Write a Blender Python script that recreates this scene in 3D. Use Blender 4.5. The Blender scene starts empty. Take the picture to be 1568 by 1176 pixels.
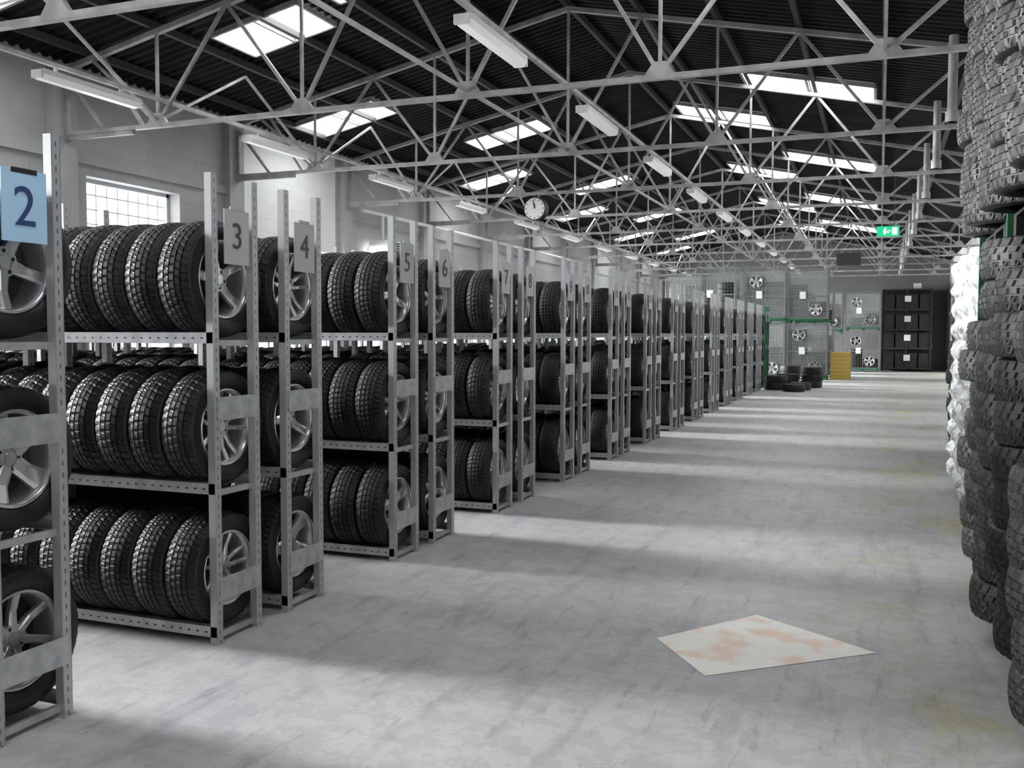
import bpy, math, random
from mathutils import Vector, Matrix, Euler
random.seed(7)
S=bpy.context.scene
COL=S.collection
rnd=random.uniform

# ------------------------------------------------------------ materials
def mat(name,col,rough=.6,metal=0,emis=None,estr=0,alpha=1,spec=.5):
    m=bpy.data.materials.new(name); m.use_nodes=True
    b=m.node_tree.nodes['Principled BSDF']
    b.inputs['Base Color'].default_value=(*col,1)
    b.inputs['Roughness'].default_value=rough
    b.inputs['Metallic'].default_value=metal
    b.inputs['Specular IOR Level'].default_value=spec
    if alpha<1: b.inputs['Alpha'].default_value=alpha
    if emis:
        b.inputs['Emission Color'].default_value=(*emis,1)
        b.inputs['Emission Strength'].default_value=estr
    return m
def N(m,t,**k):
    n=m.node_tree.nodes.new(t)
    for a,v in k.items(): setattr(n,a,v)
    return n
def L(m,a,b): m.node_tree.links.new(a,b)
def bsdf(m): return m.node_tree.nodes['Principled BSDF']
def noisy(m,c1,c2,scale,detail=6,lo=.35,hi=.65,bump=0,bscale=None,coord='Object',stretch=(1,1,1)):
    tc=N(m,'ShaderNodeTexCoord'); mp=N(m,'ShaderNodeMapping'); mp.inputs['Scale'].default_value=stretch
    L(m,tc.outputs[coord],mp.inputs[0])
    n=N(m,'ShaderNodeTexNoise'); n.inputs['Scale'].default_value=scale; n.inputs['Detail'].default_value=detail
    L(m,mp.outputs[0],n.inputs['Vector'])
    r=N(m,'ShaderNodeValToRGB'); r.color_ramp.elements[0].position=lo; r.color_ramp.elements[1].position=hi
    r.color_ramp.elements[0].color=(*c1,1); r.color_ramp.elements[1].color=(*c2,1)
    L(m,n.outputs['Fac'],r.inputs[0]); L(m,r.outputs[0],bsdf(m).inputs['Base Color'])
    if bump:
        n2=N(m,'ShaderNodeTexNoise'); n2.inputs['Scale'].default_value=bscale or scale*5
        L(m,mp.outputs[0],n2.inputs['Vector'])
        b=N(m,'ShaderNodeBump'); b.inputs['Strength'].default_value=bump; b.inputs['Distance'].default_value=.01
        L(m,n2.outputs['Fac'],b.inputs['Height']); L(m,b.outputs[0],bsdf(m).inputs['Normal'])
    return m

M_rubber=mat('tyre_rubber',(.02,.02,.021),.5,spec=.4); noisy(M_rubber,(.003,.003,.004),(.011,.011,.012),9,lo=.3,hi=.7)
M_tread=mat('tyre_tread',(.04,.04,.04),.52,spec=.32); noisy(M_tread,(.003,.003,.003),(.020,.020,.020),6,lo=.3,hi=.75)
M_treadd=mat('worn_tyre_tread',(.03,.03,.03),.55,spec=.35); noisy(M_treadd,(.005,.005,.005),(.026,.026,.0255),5,lo=.3,hi=.7)  # tread of flat-lying tyres, light on them put into a paler colour
M_alloy=mat('alloy_silver',(.68,.68,.7),.27,.8)
M_alloy2=mat('alloy_grey',(.45,.45,.47),.32,.75)
M_dark=mat('rim_dark',(.02,.02,.022),.5,.3)
M_galv=mat('galvanised_steel',(.5,.51,.52),.42,.45); noisy(M_galv,(.32,.33,.34),(.50,.51,.52),14,lo=.3,hi=.7)
M_greenp=mat('green_painted_steel',(.025,.12,.055),.45,.2)
M_white=mat('white_paint',(.85,.85,.85),.5)
M_truss=mat('truss_paint',(.5,.5,.49),.5,.1); noisy(M_truss,(.25,.25,.245),(.40,.40,.39),5)
M_roof=mat('roof_sheet_dark',(.035,.035,.037),.8,spec=.2); noisy(M_roof,(.007,.007,.008),(.018,.018,.019),2)
M_purlin=mat('purlin_dark',(.03,.03,.03),.6)
M_sky=mat('skylight_glow',(.9,.95,1),.5,emis=(.97,.99,1),estr=13)
M_win=mat('glass_block_daylight',(.9,.95,1),.5,emis=(.96,.985,1),estr=5)
M_mull=mat('mullion',(.6,.62,.64),.5)
M_lampw=mat('lamp_housing',(.6,.6,.6),.4)
M_tube=mat('lamp_tube',(.85,.85,.85),.3,emis=(1,1,1),estr=.15)
M_sign=mat('sign_plate',(.42,.42,.43),.45)
M_signb=mat('sign_plate_blue',(.42,.63,.84),.45)
M_num=mat('sign_number',(.04,.04,.05),.5)
M_numb=mat('sign_number_navy',(.02,.05,.16),.5)
M_wood=mat('pallet_wood',(.42,.27,.13),.8); noisy(M_wood,(.26,.17,.09),(.42,.29,.16),8,stretch=(1,8,1))
M_yel=mat('yellow_wood',(.50,.35,.08),.7)
M_black=mat('black_paint',(.012,.012,.013),.5)
M_wire=mat('wire_steel',(.28,.29,.29),.4,.6)
M_exit=mat('exit_green',(.0,.42,.16),.4,emis=(.02,.75,.3),estr=.5)
M_exitw=mat('exit_white',(.9,.9,.9),.4,emis=(1,1,1),estr=.7)
M_wrap=mat('plastic_wrap',(.75,.77,.78),.2); noisy(M_wrap,(.34,.36,.36),(.86,.88,.89),9,lo=.38,hi=.54,bump=.9,bscale=25)
M_film=mat('stretch_film',(.5,.52,.53),.25,alpha=.38)
M_chalk=mat('chalk_mark',(.75,.75,.73),.8)

def brick_mat(name,c,swz,dirt=.75):
    m=mat(name,c,.7)
    g=N(m,'ShaderNodeNewGeometry'); s=N(m,'ShaderNodeSeparateXYZ'); k=N(m,'ShaderNodeCombineXYZ')
    L(m,g.outputs['Position'],s.inputs[0]); L(m,s.outputs[swz],k.inputs[0]); L(m,s.outputs[2],k.inputs[1])
    b=N(m,'ShaderNodeTexBrick'); b.inputs['Scale'].default_value=1; b.inputs['Brick Width'].default_value=.5
    b.inputs['Row Height'].default_value=.22; b.inputs['Mortar Size'].default_value=.008
    b.inputs['Color1'].default_value=(*c,1); b.inputs['Color2'].default_value=(c[0]*.97,c[1]*.97,c[2]*.97,1)
    b.inputs['Mortar'].default_value=(c[0]*.90,c[1]*.90,c[2]*.90,1)
    L(m,k.outputs[0],b.inputs['Vector'])
    n=N(m,'ShaderNodeTexNoise'); n.inputs['Scale'].default_value=.9; n.inputs['Detail'].default_value=8
    L(m,g.outputs['Position'],n.inputs['Vector'])
    r=N(m,'ShaderNodeValToRGB'); r.color_ramp.elements[0].position=.3; r.color_ramp.elements[1].position=.62
    r.color_ramp.elements[0].color=(dirt,dirt,dirt,1); r.color_ramp.elements[1].color=(1,1,1,1)
    L(m,n.outputs['Fac'],r.inputs[0])
    x=N(m,'ShaderNodeMix',data_type='RGBA',blend_type='MULTIPLY'); x.inputs[0].default_value=1
    L(m,b.outputs['Color'],x.inputs[6]); L(m,r.outputs[0],x.inputs[7]); L(m,x.outputs[2],bsdf(m).inputs['Base Color'])
    bu=N(m,'ShaderNodeBump'); bu.inputs['Strength'].default_value=.2; bu.inputs['Distance'].default_value=.006; bu.invert=True
    L(m,b.outputs['Fac'],bu.inputs['Height']); L(m,bu.outputs[0],bsdf(m).inputs['Normal'])
    return m
M_wallL=brick_mat('painted_brick_side',(.47,.47,.465),1)
M_wallW=brick_mat('fresh_white_brick',(.88,.88,.88),1,.93)  # sunlit stretch of the side wall, its light put into whiter colour
M_wallE=brick_mat('painted_brick_end',(.25,.25,.25),0)

# floor : worn light-grey coated concrete
M_floor=mat('concrete_floor',(.5,.5,.5),.45)
def build_floor_mat(m):
    g=N(m,'ShaderNodeNewGeometry')
    def noise(sc,det,st,lo,hi,c1,c2,rough=.6,rot=0):
        mp=N(m,'ShaderNodeMapping'); mp.inputs['Scale'].default_value=st; mp.inputs['Rotation'].default_value=(0,0,rot)
        L(m,g.outputs['Position'],mp.inputs[0])
        n=N(m,'ShaderNodeTexNoise'); n.inputs['Scale'].default_value=sc; n.inputs['Detail'].default_value=det; n.inputs['Roughness'].default_value=rough
        L(m,mp.outputs[0],n.inputs['Vector'])
        r=N(m,'ShaderNodeValToRGB'); r.color_ramp.elements[0].position=lo; r.color_ramp.elements[1].position=hi
        r.color_ramp.elements[0].color=(*c1,1); r.color_ramp.elements[1].color=(*c2,1)
        L(m,n.outputs['Fac'],r.inputs[0]); return r.outputs[0],n.outputs['Fac']
    base,_=noise(.7,8,(1,1,1),.35,.62,(.38,.38,.39),(.48,.48,.478))
    spec,f=noise(7,8,(1,1,1),.47,.53,(.89,.89,.895),(1.04,1.04,1.04),.78)
    strk,_=noise(2.2,5,(3,.5,1),.37,.46,(.84,.84,.85),(1,1,1))
    scuff,_=noise(3,7,(4,.7,1),.59,.63,(1,1,1),(.80,.80,.80),.7,rot=.5)
    stain,_=noise(1.5,9,(1,.8,1),.60,.70,(1,1,1),(.92,.91,.86),.7)
    yel,_=noise(1.1,9,(1,.6,1),.49,.60,(1,1,1),(1.0,.93,.64),.75)
    o=base
    for c in (spec,strk,scuff,stain):
        x=N(m,'ShaderNodeMix',data_type='RGBA',blend_type='MULTIPLY'); x.inputs[0].default_value=1
        L(m,o,x.inputs[6]); L(m,c,x.inputs[7]); o=x.outputs[2]
    s=N(m,'ShaderNodeSeparateXYZ'); L(m,g.outputs['Position'],s.inputs[0])
    mr=N(m,'ShaderNodeMapRange'); mr.inputs[1].default_value=-.7; mr.inputs[2].default_value=.3
    L(m,s.outputs[0],mr.inputs[0])
    x=N(m,'ShaderNodeMix',data_type='RGBA',blend_type='MULTIPLY'); L(m,mr.outputs[0],x.inputs[0])
    L(m,o,x.inputs[6]); L(m,yel,x.inputs[7]); o=x.outputs[2]
    L(m,o,bsdf(m).inputs['Base Color'])
    r=N(m,'ShaderNodeMapRange'); r.inputs[3].default_value=.32; r.inputs[4].default_value=.6
    L(m,f,r.inputs[0]); L(m,r.outputs[0],bsdf(m).inputs['Roughness'])
    b=N(m,'ShaderNodeBump'); b.inputs['Strength'].default_value=.12; b.inputs['Distance'].default_value=.004
    L(m,f,b.inputs['Height']); L(m,b.outputs[0],bsdf(m).inputs['Normal'])
build_floor_mat(M_floor)
M_patch=mat('worn_floor_paint',(.8,.7,.62),.5); noisy(M_patch,(.84,.64,.52),(.88,.86,.80),5,8,.38,.52)  # sunlight on the floor put into a bright salmon colour

def perfmat(name,c):
    m=mat(name,c,.42,.4)
    tc=N(m,'ShaderNodeTexCoord'); s=N(m,'ShaderNodeSeparateXYZ'); L(m,tc.outputs['Object'],s.inputs[0])
    a=N(m,'ShaderNodeMath',operation='FRACT'); q=N(m,'ShaderNodeMath',operation='MULTIPLY'); q.inputs[1].default_value=20
    L(m,s.outputs[2],q.inputs[0]); L(m,q.outputs[0],a.inputs[0])
    c1=N(m,'ShaderNodeMath',operation='LESS_THAN'); c1.inputs[1].default_value=.42; L(m,a.outputs[0],c1.inputs[0])
    y=N(m,'ShaderNodeMath',operation='ABSOLUTE'); L(m,s.outputs[1],y.inputs[0])
    d=N(m,'ShaderNodeMath',operation='LESS_THAN'); d.inputs[1].default_value=.0038; L(m,y.outputs[0],d.inputs[0])
    e=N(m,'ShaderNodeMath',operation='MULTIPLY'); L(m,c1.outputs[0],e.inputs[0]); L(m,d.outputs[0],e.inputs[1])
    x=N(m,'ShaderNodeMix',data_type='RGBA'); L(m,e.outputs[0],x.inputs[0])
    x.inputs[6].default_value=(*c,1); x.inputs[7].default_value=(.13,.13,.13,1)
    L(m,x.outputs[2],bsdf(m).inputs['Base Color'])
    return m
M_perf=perfmat('perforated_steel',(.42,.43,.44))

# ------------------------------------------------------------ mesh builder
class MB:
    def __init__(s): s.v=[];s.f=[];s.m=[];s.sm=[];s.mats=[]
    def mi(s,m):
        if m not in s.mats: s.mats.append(m)
        return s.mats.index(m)
    def add(s,vs,fs,m,smooth=False):
        o=len(s.v); s.v+= [tuple(v) for v in vs]; k=s.mi(m)
        for f in fs: s.f.append(tuple(i+o for i in f)); s.m.append(k); s.sm.append(smooth)
    def box(s,x0,x1,y0,y1,z0,z1,m):
        vs=[(x,y,z) for x in(x0,x1) for y in(y0,y1) for z in(z0,z1)]
        s.add(vs,[(0,1,3,2),(4,6,7,5),(0,4,5,1),(2,3,7,6),(0,2,6,4),(1,5,7,3)],m)
    def bar(s,p,q,w,h,m,up=(0,0,1)):
        p=Vector(p);q=Vector(q);d=(q-p).normalized();u=Vector(up)
        if abs(d.dot(u))>.98: u=Vector((0,1,0))
        a=d.cross(u).normalized();b=a.cross(d).normalized()
        vs=[]
        for c in(p,q):
            for i,j in((-1,-1),(1,-1),(1,1),(-1,1)): vs.append(c+a*w/2*i+b*h/2*j)
        s.add(vs,[(3,2,1,0),(4,5,6,7),(0,1,5,4),(1,2,6,5),(2,3,7,6),(3,0,4,7)],m)
    def cyl(s,p,q,r,m,n=16,r2=None,cap=True,smooth=True):
        p=Vector(p);q=Vector(q);d=(q-p).normalized();u=Vector((0,0,1))
        if abs(d.dot(u))>.98: u=Vector((0,1,0))
        a=d.cross(u).normalized();b=a.cross(d).normalized(); r2=r if r2 is None else r2
        vs=[]
        for c,rr in((p,r),(q,r2)):
            for i in range(n):
                t=2*math.pi*i/n; vs.append(c+(a*math.cos(t)+b*math.sin(t))*rr)
        s.add(vs,[(i,(i+1)%n,n+(i+1)%n,n+i) for i in range(n)],m,smooth)
        if cap: s.add(vs,[tuple(range(n))[::-1],tuple(range(n,2*n))],m)
    def rev(s,prof,n,m,closed=False,axis='x',smooth=True,cx=0,cy=0,cz=0):
        vs=[];k=len(prof)
        for i in range(n):
            t=2*math.pi*i/n
            for (x,r) in prof:
                if axis=='x': vs.append((cx+x,cy+r*math.cos(t),cz+r*math.sin(t)))
                else: vs.append((cx+r*math.cos(t),cy+r*math.sin(t),cz+x))
        fs=[]
        for i in range(n):
            for j in range(k if closed else k-1):
                a=i*k+j;b=i*k+(j+1)%k;c=((i+1)%n)*k+(j+1)%k;d=((i+1)%n)*k+j
                fs.append((a,b,c,d))
        s.add(vs,fs,m,smooth)
    def mesh(s,name):
        me=bpy.data.meshes.new(name); me.from_pydata(s.v,[],s.f)
        for m in s.mats: me.materials.append(m)
        me.polygons.foreach_set('material_index',s.m); me.polygons.foreach_set('use_smooth',s.sm); me.update()
        return me
    def obj(s,name,parent=None,loc=(0,0,0)):
        return put(s.mesh(name),name,parent,loc)
def put(me,name,parent=None,loc=(0,0,0),rot=(0,0,0),sc=None):
    o=bpy.data.objects.new(name,me); COL.objects.link(o); o.location=loc; o.rotation_euler=rot
    if sc: o.scale=sc
    if parent: o.parent=parent
    return o
def empty(name,loc=(0,0,0)):
    o=bpy.data.objects.new(name,None); COL.objects.link(o); o.location=loc; o.empty_display_size=.2; return o

# ------------------------------------------------------------ room
XL,XR,Y0,Y1=-9.7,2.75,-8.0,45.0
RX,RZ,P=-4.07,6.18,.21
def roofz(x): return RZ-P*abs(x-RX)
b=MB(); b.box(XL-.3,XR+.3,Y0-.3,Y1+.3,-.2,0,M_floor); b.obj('floor')

TY=[-7.8,-4.4,-1.0]+[2.4+3.4*i for i in range(13)]
wins=[]      # (y0,y1,z0,z1)
for y in TY:
    if y<-7 or y>42: continue
    if abs(y-9.2)<.1: wins.append((y+.43,y+2.2,.9,3.64))
    else: wins.append((y+.3,y+3.1,.9,3.1))  # other bays: hidden windows, added wide and low to throw floor light bands
b=MB(); ev=roofz(XL)+.1
prev=Y0
for a,c,z0,z1 in wins:
    b.box(XL-.35,XL,prev,a,0,ev,M_wallL); b.box(XL-.35,XL,a,c,0,z0,M_wallL)
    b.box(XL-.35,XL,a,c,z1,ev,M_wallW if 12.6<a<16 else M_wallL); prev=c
b.box(XL-.35,XL,prev,Y1,0,ev,M_wallL)
for y in TY: b.box(XL,XL+.12,y-.18,y+.18,0,roofz(XL)-.1,M_wallL)
b.box(XL,XL+.05,Y0,12.8,3.78,3.9,M_wallL); b.box(XL,XL+.05,15.9,Y1,3.78,3.9,M_wallL)
b.obj('wall_left')
for i,(a,c,ZS,ZT) in enumerate(wins):
    b=MB(); b.box(XL-.30,XL-.26,a,c,ZS,ZT,M_win)
    n=max(4,int((c-a)/.19))
    for k in range(n+1):
        y=a+(c-a)*k/n; b.box(XL-.26,XL-.235,y-.008,y+.008,ZS,ZT,M_mull)
    n=int((ZT-ZS)/.19)
    for k in range(n+1):
        z=ZS+(ZT-ZS)*k/n; b.box(XL-.26,XL-.236,a,c,z-.008,z+.008,M_mull)
    for (p,q,r,s_) in ((a,a+.05,ZS,ZT),(c-.05,c,ZS,ZT),(a,c,ZT-.05,ZT),(a,c,ZS,ZS+.05)):
        b.box(XL-.26,XL-.2,p,q,r,s_,M_mull)
    b.obj('window_%d'%(i+1))
    zt=min(ZT,3.2)
    la=bpy.data.lights.new('window_daylight','AREA'); la.shape='RECTANGLE'; la.size=c-a-.1; la.size_y=zt-ZS-.1
    la.energy=500*(c-a)*(zt-ZS)/6.3; la.spread=math.radians(58); la.color=(.98,.99,1)  # narrow-spread area lamp added at each window for the floor bands
    lo=bpy.data.objects.new('window_daylight',la); COL.objects.link(lo); lo.location=(XL-.16,(a+c)/2,(ZS+zt)/2)
    d=Vector((1,0,-.16)); lo.rotation_euler=d.to_track_quat('-Z','Z').to_euler()
b=MB(); b.box(XR,XR+.3,Y0,Y1,0,roofz(XR)+.1,M_wallL); b.obj('wall_right')
def endwall(name,y0,y1):
    b=MB(); vs=[]
    for y in(y0,y1): vs+=[(XL-.3,y,0),(XR+.3,y,0),(XR+.3,y,roofz(XR+.3)+.05),(RX,y,RZ+.05),(XL-.3,y,roofz(XL-.3)+.05)]
    b.add(vs,[(0,1,2,3,4),(9,8,7,6,5)]+[(i,(i+5),(i+1)%5+5,(i+1)%5) for i in range(5)],M_wallE); b.obj(name)
endwall('wall_back',Y1,Y1+.3); endwall('wall_front',Y0-.3,Y0)

# corrugated roof
b=MB(); vs=[];fs=[]; ys=[]
y=Y0-.3
while y<Y1+.3: ys+= [(y,.0),(y+.05,.0),(y+.08,.035),(y+.13,.035)]; y+=.16
for (yy,dz) in ys:
    for x in (XL-.4,RX,XR+.4): vs.append((x,yy,roofz(x)+dz))
for i in range(len(ys)-1):
    for j in range(2): fs.append((i*3+j,i*3+j+1,i*3+j+4,i*3+j+3))
b.add(vs,fs,M_roof); b.obj('ceiling')
b=MB()
x=XL+.5
while x<XR:
    b.box(x-.03,x+.03,Y0,Y1,roofz(x)-.10,roofz(x)-.01,M_purlin); x+=1.02
b.obj('roof_purlins')

# trusses
ZC=4.08
for ty in TY:
    b=MB(); zc=ZC; tc=lambda x:(x,ty,roofz(x)-.15)
    b.box(XL,XR,ty-.035,ty+.035,zc-.03,zc+.02,M_truss)
    b.bar(tc(XL),tc(RX),.07,.06,M_truss); b.bar(tc(RX),tc(XR),.07,.06,M_truss)
    nodes=[RX+2.03*i for i in range(-2,4)]
    for nx in nodes:
        b.bar((nx,ty,zc),tc(nx),.032,.032,M_truss)
        for d in(-1.015,1.015):
            if XL<nx+d<XR: b.bar((nx,ty,zc+.02),tc(nx+d),.038,.038,M_truss)
        b.add([(nx-.16,ty-.03,zc),(nx+.16,ty-.03,zc),(nx+.06,ty-.03,zc+.14),(nx-.06,ty-.03,zc+.14),
               (nx-.16,ty+.03,zc),(nx+.16,ty+.03,zc),(nx+.06,ty+.03,zc+.14),(nx-.06,ty+.03,zc+.14)],
              [(0,1,2,3),(7,6,5,4),(0,4,5,1),(1,5,6,2),(2,6,7,3),(3,7,4,0)],M_truss)
    b.bar((XL+.12,ty,zc-.05),(XL+1.2,ty,zc-.05),.05,.06,M_truss)
    b.bar((XL+.15,ty,roofz(XL)-.2),(XL+.75,ty,zc),.04,.04,M_truss)
    b.bar((XL+1.35,ty,zc),(XL+.75,ty,roofz(XL+.75)-.2),.04,.04,M_truss)
    b.bar((XL+.15,ty,zc-.1),(XL+.15,ty,roofz(XL)-.2),.07,.06,M_truss)
    b.cyl((.74,ty-.1,zc+.03),(.74,ty-.1,roofz(.74)-.05),.055,M_truss,16)
    b.cyl((.74,ty-.1,zc+.03),(.74,ty-.1,zc+.15),.075,M_truss,16)
    b.obj('roof_truss')
b=MB()
for i in range(len(TY)-1):
    y0,y1=TY[i],TY[i+1]
    for nx in (RX-4.06,RX+4.06):
        z=roofz(nx)-.25
        b.bar((nx,y0,ZC+.05),(nx,(y0+y1)/2,z),.03,.03,M_truss); b.bar((nx,(y0+y1)/2,z),(nx,y1,ZC+.05),.03,.03,M_truss)
b.box(RX-.02,RX+.02,Y0,Y1,ZC+.03,ZC+.06,M_truss)
b.obj('roof_bracing')

# skylights
def skylight(cx,cy,wx=2.0,wy=.9):
    b=MB()
    for (a0,a1) in ((cx-wx/2,cx-.04),(cx+.04,cx+wx/2)):
        vs=[]
        for y in(cy-wy/2,cy+wy/2):
            for x in(a0,a1): vs.append((x,y,roofz(x)-.03))
        b.add(vs,[(0,1,3,2)],M_sky)
    for y in(cy-wy/2,cy+wy/2):
        b.bar((cx-wx/2,y,roofz(cx-wx/2)-.04),(cx+wx/2,y,roofz(cx+wx/2)-.04),.04,.06,M_truss)
    for x in(cx-wx/2,cx,cx+wx/2):
        b.bar((x,cy-wy/2,roofz(x)-.04),(x,cy+wy/2,roofz(x)-.04),.04,.06,M_truss)
    b.obj('skylight')
skylight(-7.3,10.4,1.25); skylight(-5.7,9.9,1.2)
for cy in (-2.9,3.9,17.7,24.5,31.3,38.1): skylight(-6.9,cy,1.6)
for cy in (.5,7.3,14.1,20.8,27.6,34.4,41.2): skylight(-8.5,cy,1.5)
for cy in (-1,5.4,19.1,26,32.8,39.6): skylight(-2.95,cy,1.8)
for cy in (-4.6,2.2,9.0,15.9,22.8,29.6,36.4): skylight(-1.15,cy,2.0)

# fluorescent fittings with their trunking rail
b=MB(); LL=1.35
b.box(-.08,.08,0,LL,.0,.05,M_lampw)
b.add([(-.08,0,0),(.08,0,0),(.045,0,-.05),(-.045,0,-.05),(-.08,LL,0),(.08,LL,0),(.045,LL,-.05),(-.045,LL,-.05)],
      [(0,1,2,3),(7,6,5,4),(0,4,5,1),(2,6,7,3),(1,5,6,2),(3,7,4,0)],M_tube)
b.box(-.07,.07,-.03,0,-.04,.04,M_lampw); b.box(-.07,.07,LL,LL+.03,-.04,.04,M_lampw)
b.box(-.015,.015,.2,.23,.05,.12,M_lampw); b.box(-.015,.015,1.1,1.13,.05,.12,M_lampw)
b.box(-.025,.025,-1.6,1.78,.12,.16,M_truss)
me_l=b.mesh('fluorescent_light_fixture')
for ty in TY[2:]:
    for x in (-8.0,-3.3): put(me_l,'fluorescent_light_fixture',loc=(x,ty-1.85,ZC+.13))

# ------------------------------------------------------------ tyres
def tyre_add(b,xo,R=.31,W=.2,n=150,period=4,shifts=(0,1,2,1,0),ph=0,zo=0,axis='x',dep=.0048,gw=1,tm=None):
    hw=W*.42
    tm=tm or M_tread
    g=.0042; ribx=[-hw,-hw*.60,-hw*.20,hw*.20,hw*.60,hw]
    prof=[(-W*.36,.198,-1),(-W*.46,.215,-1),(-W*.53,.245,-1),(-W*.50,.277,-1),(-W*.47,R-.014,0)]
    for r in range(5):
        xa=ribx[r]+(g if r>0 else 0); xb=ribx[r+1]-(g if r<4 else 0)
        def cr(x): return R-.010*(abs(x)/hw)**2.5
        if r>0: prof.append((xa-.0006,cr(xa)-.008,-1))
        prof.append((xa,cr(xa),10+r)); prof.append((xb,cr(xb),20+r))
        if r<4: prof.append((xb+.0006,cr(xb)-.008,-1))
    prof+=[(W*.47,R-.014,4),(W*.50,.277,-1),(W*.53,.245,-1),(W*.46,.215,-1),(W*.36,.198,-1),(W*.36,.28,-1),(-W*.36,.28,-1)]
    k=len(prof); vs=[]
    for i in range(n):
        t=2*math.pi*i/n
        for (x,r,c) in prof:
            if c>=0:
                rib=c%10; s=shifts[rib]+(1 if c>=20 else 0)*(1 if rib<2 else (-1 if rib>2 else 0))
                if c in(0,4): s=shifts[c]-1
                if (i+s+ph)%period<gw: r-=dep if c>=10 else dep*.65
            if axis=='x': vs.append((xo+x,r*math.cos(t),r*math.sin(t)))
            else: vs.append((r*math.cos(t),r*math.sin(t),zo+x))
    st=[];sd=[]
    for i in range(n):
        for j in range(k):
            q=(i*k+j,((i+1)%n)*k+j,((i+1)%n)*k+(j+1)%k,i*k+(j+1)%k)
            (st if 4<=j<k-7 else sd).append(q)
    o=len(b.v); b.v+=vs
    for fs,m,sm in((st,tm,False),(sd,M_rubber,True)):
        mi=b.mi(m)
        for f in fs: b.f.append(tuple(a+o for a in f)); b.m.append(mi); b.sm.append(sm)
PAT=[(0,1,2,1,0),(0,2,3,0,1),(2,0,2,0,2),(0,0,1,2,3)]
sets=[]
for v in range(4):
    b=MB()
    for i in range(7):
        tyre_add(b,-.10-.213*i,W=.2+rnd(-.006,.006),R=.31+rnd(-.004,.004),n=(210,204,230,200)[v],period=(5,4,5,4)[v],shifts=PAT[v],ph=random.randint(0,3))
    sets.append(b.mesh('tyres_set'))
flat=[]
for v in range(4):
    b=MB(); tyre_add(b,0,n=(168,180,150,192)[v],period=(6,6,5,6)[v],shifts=[(0,2,4,2,0),(0,3,1,4,2),(2,0,2,0,2),(0,1,2,3,4)][v],axis='z',dep=.008,gw=(2,2,1,2)[v],tm=M_treadd); flat.append(b.mesh('tyre'))

def rim(kind):
    b=MB(); m=M_alloy if kind!=2 else M_alloy2
    b.rev([(-.09,.195),(-.06,.18),(.05,.185),(.065,.192),(.075,.203),(.068,.207)],48,m)
    b.rev([(-.055,.0001),(-.055,.183)],32,M_dark,smooth=False)
    b.rev([(-.02,.0001),(-.02,.10),(-.05,.12)],32,M_dark)
    def spoke(a,w0,w1,x0=.035,x1=.052,r0=.035,r1=.192,off0=0,off1=0,th=.03):
        vs=[]
        for (r,w,x,of) in((r0,w0,x0,off0),((r0+r1)/2,(w0+w1)*.43,x0-.004,(off0+off1)/2),(r1,w1,x1,off1)):
            for (t,xx) in((-w/2,x-th),(-w/2,x-.008),(-w*.28,x),(w*.28,x),(w/2,x-.008),(w/2,x-th)):
                yy=r; zz=t+of
                vs.append((xx,yy*math.cos(a)-zz*math.sin(a),yy*math.sin(a)+zz*math.cos(a)))
        fs=[]
        for s in range(2):
            for j in range(6): fs.append((s*6+j,s*6+(j+1)%6,s*6+6+(j+1)%6,s*6+6+j))
        b.add(vs,fs,m)
    off=rnd(0,1)
    if kind==0:
        for i in range(5): spoke(off+i*2*math.pi/5,.06,.05)
    elif kind==1:
        for i in range(5):
            a=off+i*2*math.pi/5; spoke(a,.03,.026,off0=.014,off1=.042); spoke(a,.03,.026,off0=-.014,off1=-.042)
    elif kind==2:
        for i in range(7): spoke(off+i*2*math.pi/7,.045,.036)
    else:
        for i in range(5): spoke(off+i*2*math.pi/5,.075,.10)
    b.cyl((-.02,0,0),(.032,0,0),.062,m,32); b.cyl((.03,0,0),(.042,0,0),.03,m,24,r2=.026)
    for i in range(5):
        a=off+.6+i*2*math.pi/5; y,z=.046*math.cos(a),.046*math.sin(a)
        b.cyl((.0,y,z),(.0335,y,z),.0085,M_dark,10)
    return b.mesh('wheel_rim')
rims=[rim(i) for i in range(4)]

# ------------------------------------------------------------ racks
RACKX=-3.13; D=.33; BAY=1.62; NB=4; H=2.4
def post_mesh(m):
    b=MB()
    b.box(-.003,0,-.022,.022,0,H,m)
    b.box(-.042,0,-.0235,-.0205,0,H,m); b.box(-.042,0,.0205,.0235,0,H,m)
    b.box(-.06,.01,-.033,.033,0,.006,m)
    return b.mesh('post')
PM={'g':post_mesh(M_perf),'n':post_mesh(M_greenp)}
BEAM=[.09,.83,1.60]
def frame_mesh(m):
    b=MB()
    for bay in range(NB):
        x1=-.003-bay*BAY; x0=x1-BAY
        for z in BEAM:
            for y,s in((0.0,-1),(D,1)):
                b.box(x0+.0,x1-.0,y-.022,y+.022,z-.006,z,m)
                b.box(x0,x1,y+s*.022-.0015,y+s*.022+.0015,z-.055,z,m)
                b.box(x0,x1,y+s*.022-.0015-s*.014,y+s*.022+.0015-s*.002,z-.057,z-.052,m)
                k=x0+.06
                while k<x1-.04:
                    b.box(k,k+.016,y+s*.0236-.0004,y+s*.0236+.0004,z-.033,z-.025,M_dark); k+=.055
    for bay in range(NB+1):
        x=-bay*BAY-.02
        for z in (.05,.79,1.56): b.box(x-.02,x,0,D,z-.03,z,m)
    for (z0,z1) in ((.22,.34),(1.15,1.27)): b.box(.001,.006,-.0,D,z0,z1,m)
    return b.mesh('beams')
FM={'g':frame_mesh(M_galv),'n':frame_mesh(M_greenp)}
b=MB(); b.box(0,.006,-.10,.10,-.14,.14,M_sign); b.box(-.002,.008,-.05,.05,.14,.155,M_galv); me_sg=b.mesh('number_plate')
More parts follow.
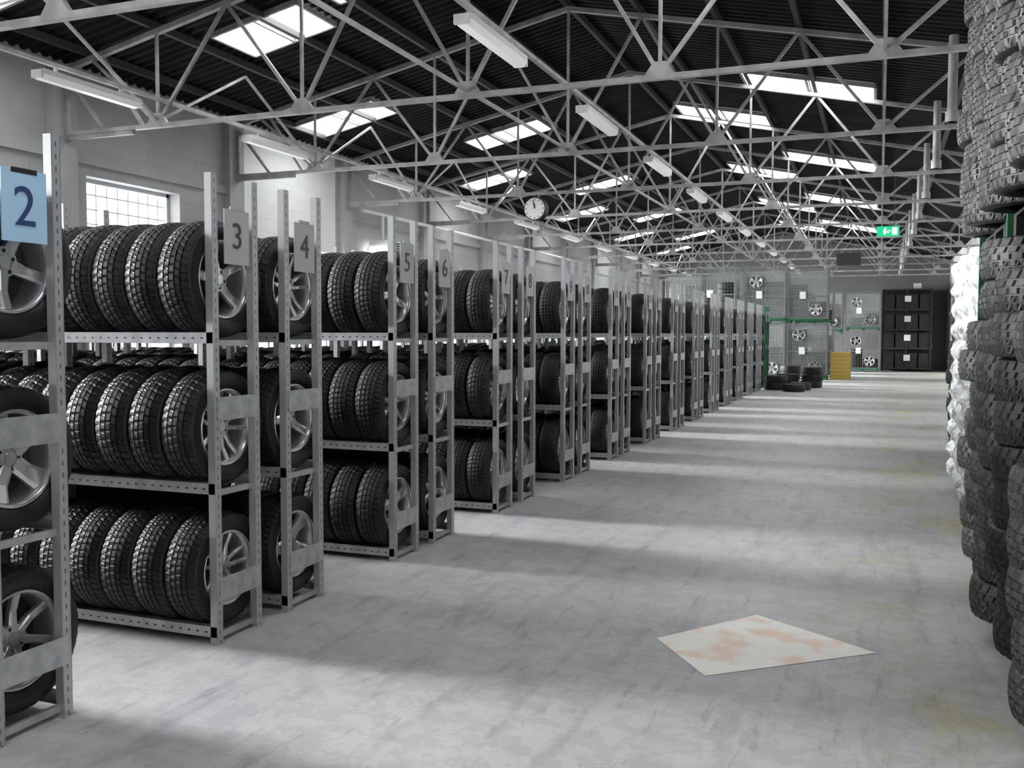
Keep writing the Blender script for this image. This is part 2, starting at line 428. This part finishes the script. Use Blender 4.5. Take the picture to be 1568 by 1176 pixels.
b=MB(); b.box(0,.006,-.105,.105,-.14,.14,M_signb); b.box(-.002,.008,-.06,.06,.125,.145,M_dark); me_sb=b.mesh('number_plate')
for k in range(-1,15):
    for h in range(2):
        yb=2.03+1.9*k+.62*h
        if k==0 and h==1: yb-=.03
        num=2*k+1+h
        key='n' if k>=14 else 'g'
        E=empty('tyre_rack',(RACKX,yb,0))
        put(FM[key],'beams',E)
        for bay in range(NB+1):
            for y in(0,D): put(PM[key],'post',E,(-bay*BAY,y,0))
        for li,z in enumerate(BEAM):
            for bay in range(NB):
                if k>4 and bay>2: continue
                s=rnd(.955,.995); R=.31*s
                zc=z+math.sqrt(R*R-.143**2)+.004
                if bay>0 and random.random()<.06: continue
                xo=-.055-bay*BAY
                rx=rnd(0,6.28)
                put(sets[random.randint(0,3)],'tyres',E,(xo,D/2,zc),(rx,0,0),(1,s,s))
                if bay==0:
                    kind=random.choice([0,0,1,2,3])
                    put(rims[kind],'wheel_rim',E,(xo-.085,D/2,zc),(rnd(0,6.28),0,0),(1,s,s))
                if bay==0 and -1<k<6 and random.random()<.6:
                    b=MB(); ti=random.choice([0,1,2,3]); xc=-.10-.213*ti
                    a0=math.pi+rnd(-.25,.35)
                    pts=[(rnd(-.05,.05),a0+rnd(-.13,.13)) for q in range(7)]
                    RR=.3145
                    for q in range(6):
                        (xa,ta),(xb,tb)=pts[q],pts[q+1]
                        for w in range(4):
                            f0,f1=w/4,(w+1)/4
                            p0=(xc+xa+(xb-xa)*f0,RR*math.cos(ta+(tb-ta)*f0),RR*math.sin(ta+(tb-ta)*f0))
                            p1=(xc+xa+(xb-xa)*f1,RR*math.cos(ta+(tb-ta)*f1),RR*math.sin(ta+(tb-ta)*f1))
                            b.bar(p0,p1,.005,.004,M_chalk)
                    b.obj('chalk_mark',E,(xo,D/2,zc)).scale=(1,s,s)
        if num>0:
            zs=2.09
            put(me_sb if num==2 else me_sg,'number_plate',E,(.004,D/2,zs),(0,0,0))
            cu=bpy.data.curves.new('number','FONT'); cu.body=str(num); cu.size=.22 if num==2 else (.19 if num<10 else .15); cu.align_x='CENTER'; cu.align_y='CENTER'; cu.extrude=.001
            cu.materials.append(M_numb if num==2 else M_num)
            o=bpy.data.objects.new('number',cu); COL.objects.link(o); o.parent=E; o.location=(.0125,D/2,zs-(.01 if num==2 else 0)); o.rotation_euler=(math.pi/2,0,math.pi/2)

# ------------------------------------------------------------ sun patch on floor, painted as a bright flat quad
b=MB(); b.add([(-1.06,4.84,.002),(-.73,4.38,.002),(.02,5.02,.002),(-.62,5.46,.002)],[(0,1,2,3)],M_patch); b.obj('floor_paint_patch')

# ------------------------------------------------------------ pallets + tyre stacks on the right
def pallet_into(b,x0,x1,y0,y1,z,m=M_wood):
    for i in range(3):
        yy=y0+(y1-y0-.1)*i/2; b.box(x0,x1,yy,yy+.1,z,z+.02,m); b.box(x0,x1,yy,yy+.1,z+.02,z+.11,m)
    n=7
    for i in range(n):
        xx=x0+(x1-x0-.1)*i/(n-1); b.box(xx,xx+.1,y0,y1,z+.11,z+.13,m)
def stackgroup(cols,z0,tall,E=None,step=.196,pm=M_wood):
    if E is None: E=empty('tyre_stack',(0,0,0))
    xs=[c[0] for c in cols]; ys=[c[1] for c in cols]
    b=MB(); pallet_into(b,min(xs)-.12,max(xs)+.25,min(ys)-.2,max(ys)+.22,z0-.13,pm); b.obj('pallet',E)
    for (cx,cy) in cols:
        z=z0+.106; n=tall+random.randint(-1,0)
        for i in range(n):
            s=rnd(.96,1.04)
            put(random.choice(flat),'tyre',E,(cx+rnd(-.035,.03),cy+rnd(-.03,.03),z),(rnd(-.03,.03),rnd(-.03,.03),rnd(0,6)),(s,s,1)); z+=step
    return E
E=empty('tyre_storage_rack',(0,0,0))
for y in (3.35,4.80,6.25):
    dx=.03 if y>6 else 0
    stackgroup([(.80+dx,y),(.80+dx,y+.67),(1.46+dx,y),(1.46+dx,y+.67)],.132,10 if y<6 else 9,E,step=.193)
    stackgroup([(.77,y),(.77,y+.67),(1.43,y),(1.43,y+.67)],2.235,11,E,pm=M_black)
b=MB()
for y in (2.9,4.41,5.86,7.38):
    for x in(.66,1.75): b.box(x-.025,x+.025,y-.025,y+.025,0,4.5,M_greenp)
    b.box(.66,1.75,y-.02,y+.02,1.98,2.05,M_black)
for x in(.80,1.75): b.box(x-.02,x+.02,2.9,7.38,2.06,2.10,M_black)
b.obj('rack_frame',E)
def wrapped(cols,z0,h,name='plastic_wrapped_tyre_stack'):
    b=MB(); pallet_into(b,min(c[0] for c in cols)-.2,max(c[0] for c in cols)+.3,min(c[1] for c in cols)-.3,max(c[1] for c in cols)+.3,z0-.13)
    for (cx,cy) in cols:
        n=48; zz=[]; z=z0
        while z<z0+h: zz.append(z); z+=.035
        vs=[];ph=rnd(0,6)
        for q,z in enumerate(zz):
            base=.285+.045*abs(math.sin(math.pi*(z-z0)/.2))
            for i in range(n):
                t=2*math.pi*i/n; r=base+rnd(-.014,.014)+.01*math.sin(5*t+ph+z*3)
                vs.append((cx+r*math.cos(t),cy+r*math.sin(t),z))
        fs=[(q*n+i,q*n+(i+1)%n,(q+1)*n+(i+1)%n,(q+1)*n+i) for q in range(len(zz)-1) for i in range(n)]
        fs.append(tuple(range((len(zz)-1)*n,len(zz)*n)))
        b.add(vs,fs,M_wrap)
    return b.obj(name)
wrapped([(.97,8.4),(.97,9.05),(1.65,8.4),(1.65,9.05)],.14,2.15)
wrapped([(1.0,9.95),(1.0,10.6),(1.68,9.95),(1.68,10.6)],.14,2.2)
stackgroup([(1.14,12.0),(1.14,12.7),(1.82,12.0),(1.82,12.7)],.132,11)
stackgroup([(1.20,13.6),(1.20,14.3),(1.88,13.6),(1.88,14.3)],.132,11)

# ------------------------------------------------------------ hanging clock
E=empty('hanging_clock',(-5.75,16.0,3.80))
b=MB(); b.cyl((0,-.09,0),(0,.09,0),.205,M_black,48)
b.cyl((0,-.094,0),(0,-.088,0),.188,M_white,48); b.cyl((0,.088,0),(0,.094,0),.188,M_white,48)
b.cyl((0,0,.2),(0,0,.26),.02,M_black,12)
for i in range(12):
    a=i*math.pi/6; u=Vector((math.sin(a),0,math.cos(a))); b.bar(u*.15+Vector((0,-.096,0)),u*.175+Vector((0,-.096,0)),.004,.012,M_black,up=(0,0,1) if i%6 else (1,0,0))
a=math.radians(-12); b.bar((0,-.098,0),(math.sin(a)*.15,-.098,math.cos(a)*.15),.012,.006,M_black,up=(0,1,0))
a=math.radians(-4); b.bar((0,-.098,0),(math.sin(a)*.09,-.098,math.cos(a)*.09),.016,.006,M_black,up=(0,1,0))
b.obj('clock_body',E)

b=MB(); b.box(-.1,.32,20.6,20.64,3.56,3.76,M_exit)
b.box(.18,.28,20.594,20.6,3.59,3.73,M_exitw); b.box(.02,.07,20.594,20.6,3.6,3.7,M_exitw)
b.bar((.03,20.595,3.66),(.13,20.595,3.63),.02,.006,M_exitw,up=(0,1,0)); b.cyl((.06,20.594,3.72),(.06,20.6,3.72),.016,M_exitw,12)
b.bar((.10,20.595,3.68),(.16,20.595,3.66),.014,.006,M_exitw,up=(0,1,0))
for x in(0,.22): b.cyl((x,20.62,3.76),(x,20.62,roofz(x)),.006,M_black,8)
b.obj('exit_sign')
b=MB(); b.box(-1.15,-.55,27.9,28.1,3.5,3.8,M_dark)  # dark hanging sign, a plain box on rods
for x in(-1.1,-.6): b.cyl((x,28,3.8),(x,28,roofz(x)),.008,M_black,8)
b.box(-1.17,-.53,27.88,27.9,3.48,3.82,M_purlin)
b.obj('hanging_heater')

b=MB(); b.box(XL+.12,XL+.55,16.8,17.6,2.95,3.45,M_white)
for i in range(9): b.box(XL+.55,XL+.575,16.85,17.55,2.99+i*.05,3.005+i*.05,M_dark)
b.cyl((XL+.3,17.0,3.45),(XL+.3,17.0,4.0),.03,M_white,12); b.cyl((XL+.3,17.4,3.45),(XL+.3,17.4,4.0),.03,M_white,12)
b.box(XL,XL+.13,16.9,17.5,3.2,3.3,M_galv)
b.cyl((XL+.3,16.2,3.97),(XL+.3,30,3.97),.035,M_white,12)
b.obj('wall_unit_heater')

# ------------------------------------------------------------ far end
def crate(x,y,z,w=1.35,d=1.0,h=1.75,film=True):
    E=empty('wire_mesh_crate',(x,y,z)); b=MB()
    b.box(0,w,0,d,.08,.15,M_greenp)
    for xx in(0,w/2-.05,w-.1): b.box(xx,xx+.1,0,d,0,.10,M_greenp)
    for xx in(.02,w-.02):
        for yy in(.02,d-.02): b.box(xx-.02,xx+.02,yy-.02,yy+.02,.14,h,M_wire)
    for zz in(.16,h/2,h): 
        for yy in(.02,d-.02): b.box(0,w,yy-.015,yy+.015,zz-.015,zz+.015,M_wire)
        for xx in(.02,w-.02): b.box(xx-.015,xx+.015,0,d,zz-.015,zz+.015,M_wire)
    k=.1
    while k<w: b.box(k-.003,k+.003,.01,.016,.14,h,M_wire); k+=.1
    k=.25
    while k<h: b.box(0,w,.01,.016,k-.003,k+.003,M_wire); b.box(w-.016,w-.01,0,d,k-.003,k+.003,M_wire); k+=.1
    k=.1
    while k<d: b.box(w-.016,w-.01,k-.003,k+.003,.14,h,M_wire); k+=.1
    b.obj('crate_frame',E)
    if film:
        b=MB(); b.box(.05,w-.05,.05,d-.05,.15,h-.05,M_film); b.obj('stretch_film',E)
    n=int((h-.3)/.2)
    for cx in(.36,w-.36):
        for i in range(random.randint(n-4,n)):
            put(flat[0],'tyre',E,(cx,d/2,.25+i*.2),(0,0,i))
    for i in range(2):
        if random.random()<.6: put(rims[random.randint(0,3)],'wheel_rim',E,(.4+.55*i,.04,.45 if i else h-.4),(0,0,-math.pi/2))
    b=MB(); b.box(w*.3,w*.3+.2,-.004,.008,h*.45,h*.45+.25,M_white); b.obj('label',E)
for i,x in enumerate((-7.4,-5.9,-4.4,-3.05)):
    yy=34.6
    crate(x,yy,0,h=1.95); crate(x,yy,1.98,h=1.75+(.1 if i%2 else 0))
crate(-4.3,32.6,0,h=1.95); crate(-4.3,32.6,1.98,h=1.75)
crate(-5.9,32.4,0,h=1.95); crate(-5.9,32.4,1.98,h=1.85,film=False)
crate(-2.95,36.6,0,h=1.9); crate(-2.95,36.6,1.93,h=1.3,film=False)
crate(-2.75,39.5,0,h=1.6,film=False); crate(-2.75,39.5,1.63,h=1.6)
crate(-1.35,42.6,0,h=1.7,film=False); crate(-1.35,42.6,1.73,h=1.6)
b=MB()
for i in range(7): pallet_into(b,-1.6,-.95,35.0,36.1,.135*i,M_yel)
b.obj('pallet_pile')
E=empty('loose_tyres',(0,0,0))
for (x,y,n) in ((-2.75,27.9,2),(-2.1,28.1,1),(-2.5,29.2,2),(-1.85,29.4,3),(-2.6,30.6,3),(-2.2,27.2,1)):
    for i in range(n): put(flat[i%3],'tyre',E,(x+rnd(-.03,.03),y,.106+.2*i),(0,0,rnd(0,6)))
b=MB(); x0,x1,ya,yb=.08,2.0,43.6,44.6
for x in(x0,(x0+x1)/2,x1):
    for y in(ya,yb): b.box(x-.03,x+.03,y-.03,y+.03,0,3.5,M_black)
for z in(.1,.95,1.75,2.6,3.45): b.box(x0,x1,ya,yb,z,z+.06,M_purlin)
b.box(x0,x1,yb-.02,yb,0,3.5,M_black)
for z in(.16,1.01,1.81,2.66):
    for i in range(4):
        xx=x0+.08+i*.46; b.box(xx,xx+.4,ya+.1,yb-.1,z,z+.62,M_black)
    b.box(.95,1.2,ya-.035,ya-.03,z+.3,z+.55,M_white)
b.box(1.3,1.6,ya+.3,yb-.3,3.51,3.75,M_white)
b.obj('dark_storage_shelving')
YD=Y1-.012
b=MB(); b.box(2.05,2.66,YD-.08,YD,0,3.4,M_black); b.box(2.02,2.06,YD-.1,YD,0,3.45,M_purlin); b.box(2.02,2.70,YD-.1,YD,3.4,3.46,M_purlin)
b.cyl((2.12,YD-.1,1.0),(2.12,YD-.1,1.15),.015,M_galv,8); b.obj('door_1')

# ------------------------------------------------------------ world, camera
w=bpy.data.worlds.new('world'); S.world=w; w.use_nodes=True
w.node_tree.nodes['Background'].inputs[0].default_value=(.8,.87,1,1); w.node_tree.nodes['Background'].inputs[1].default_value=.6

cam=bpy.data.cameras.new('camera'); co=bpy.data.objects.new('camera',cam); COL.objects.link(co)
cam.sensor_width=36; cam.lens=33.3; cam.clip_end=200
Rm=Matrix.Rotation(math.radians(21.2),4,'Z')@Matrix.Rotation(math.radians(90-3.08),4,'X')@Matrix.Rotation(math.radians(.12),4,'Z')
co.matrix_world=Matrix.Translation((0,0,1.6))@Rm
S.camera=co
S.view_settings.view_transform='Standard'
S.view_settings.exposure=0.2
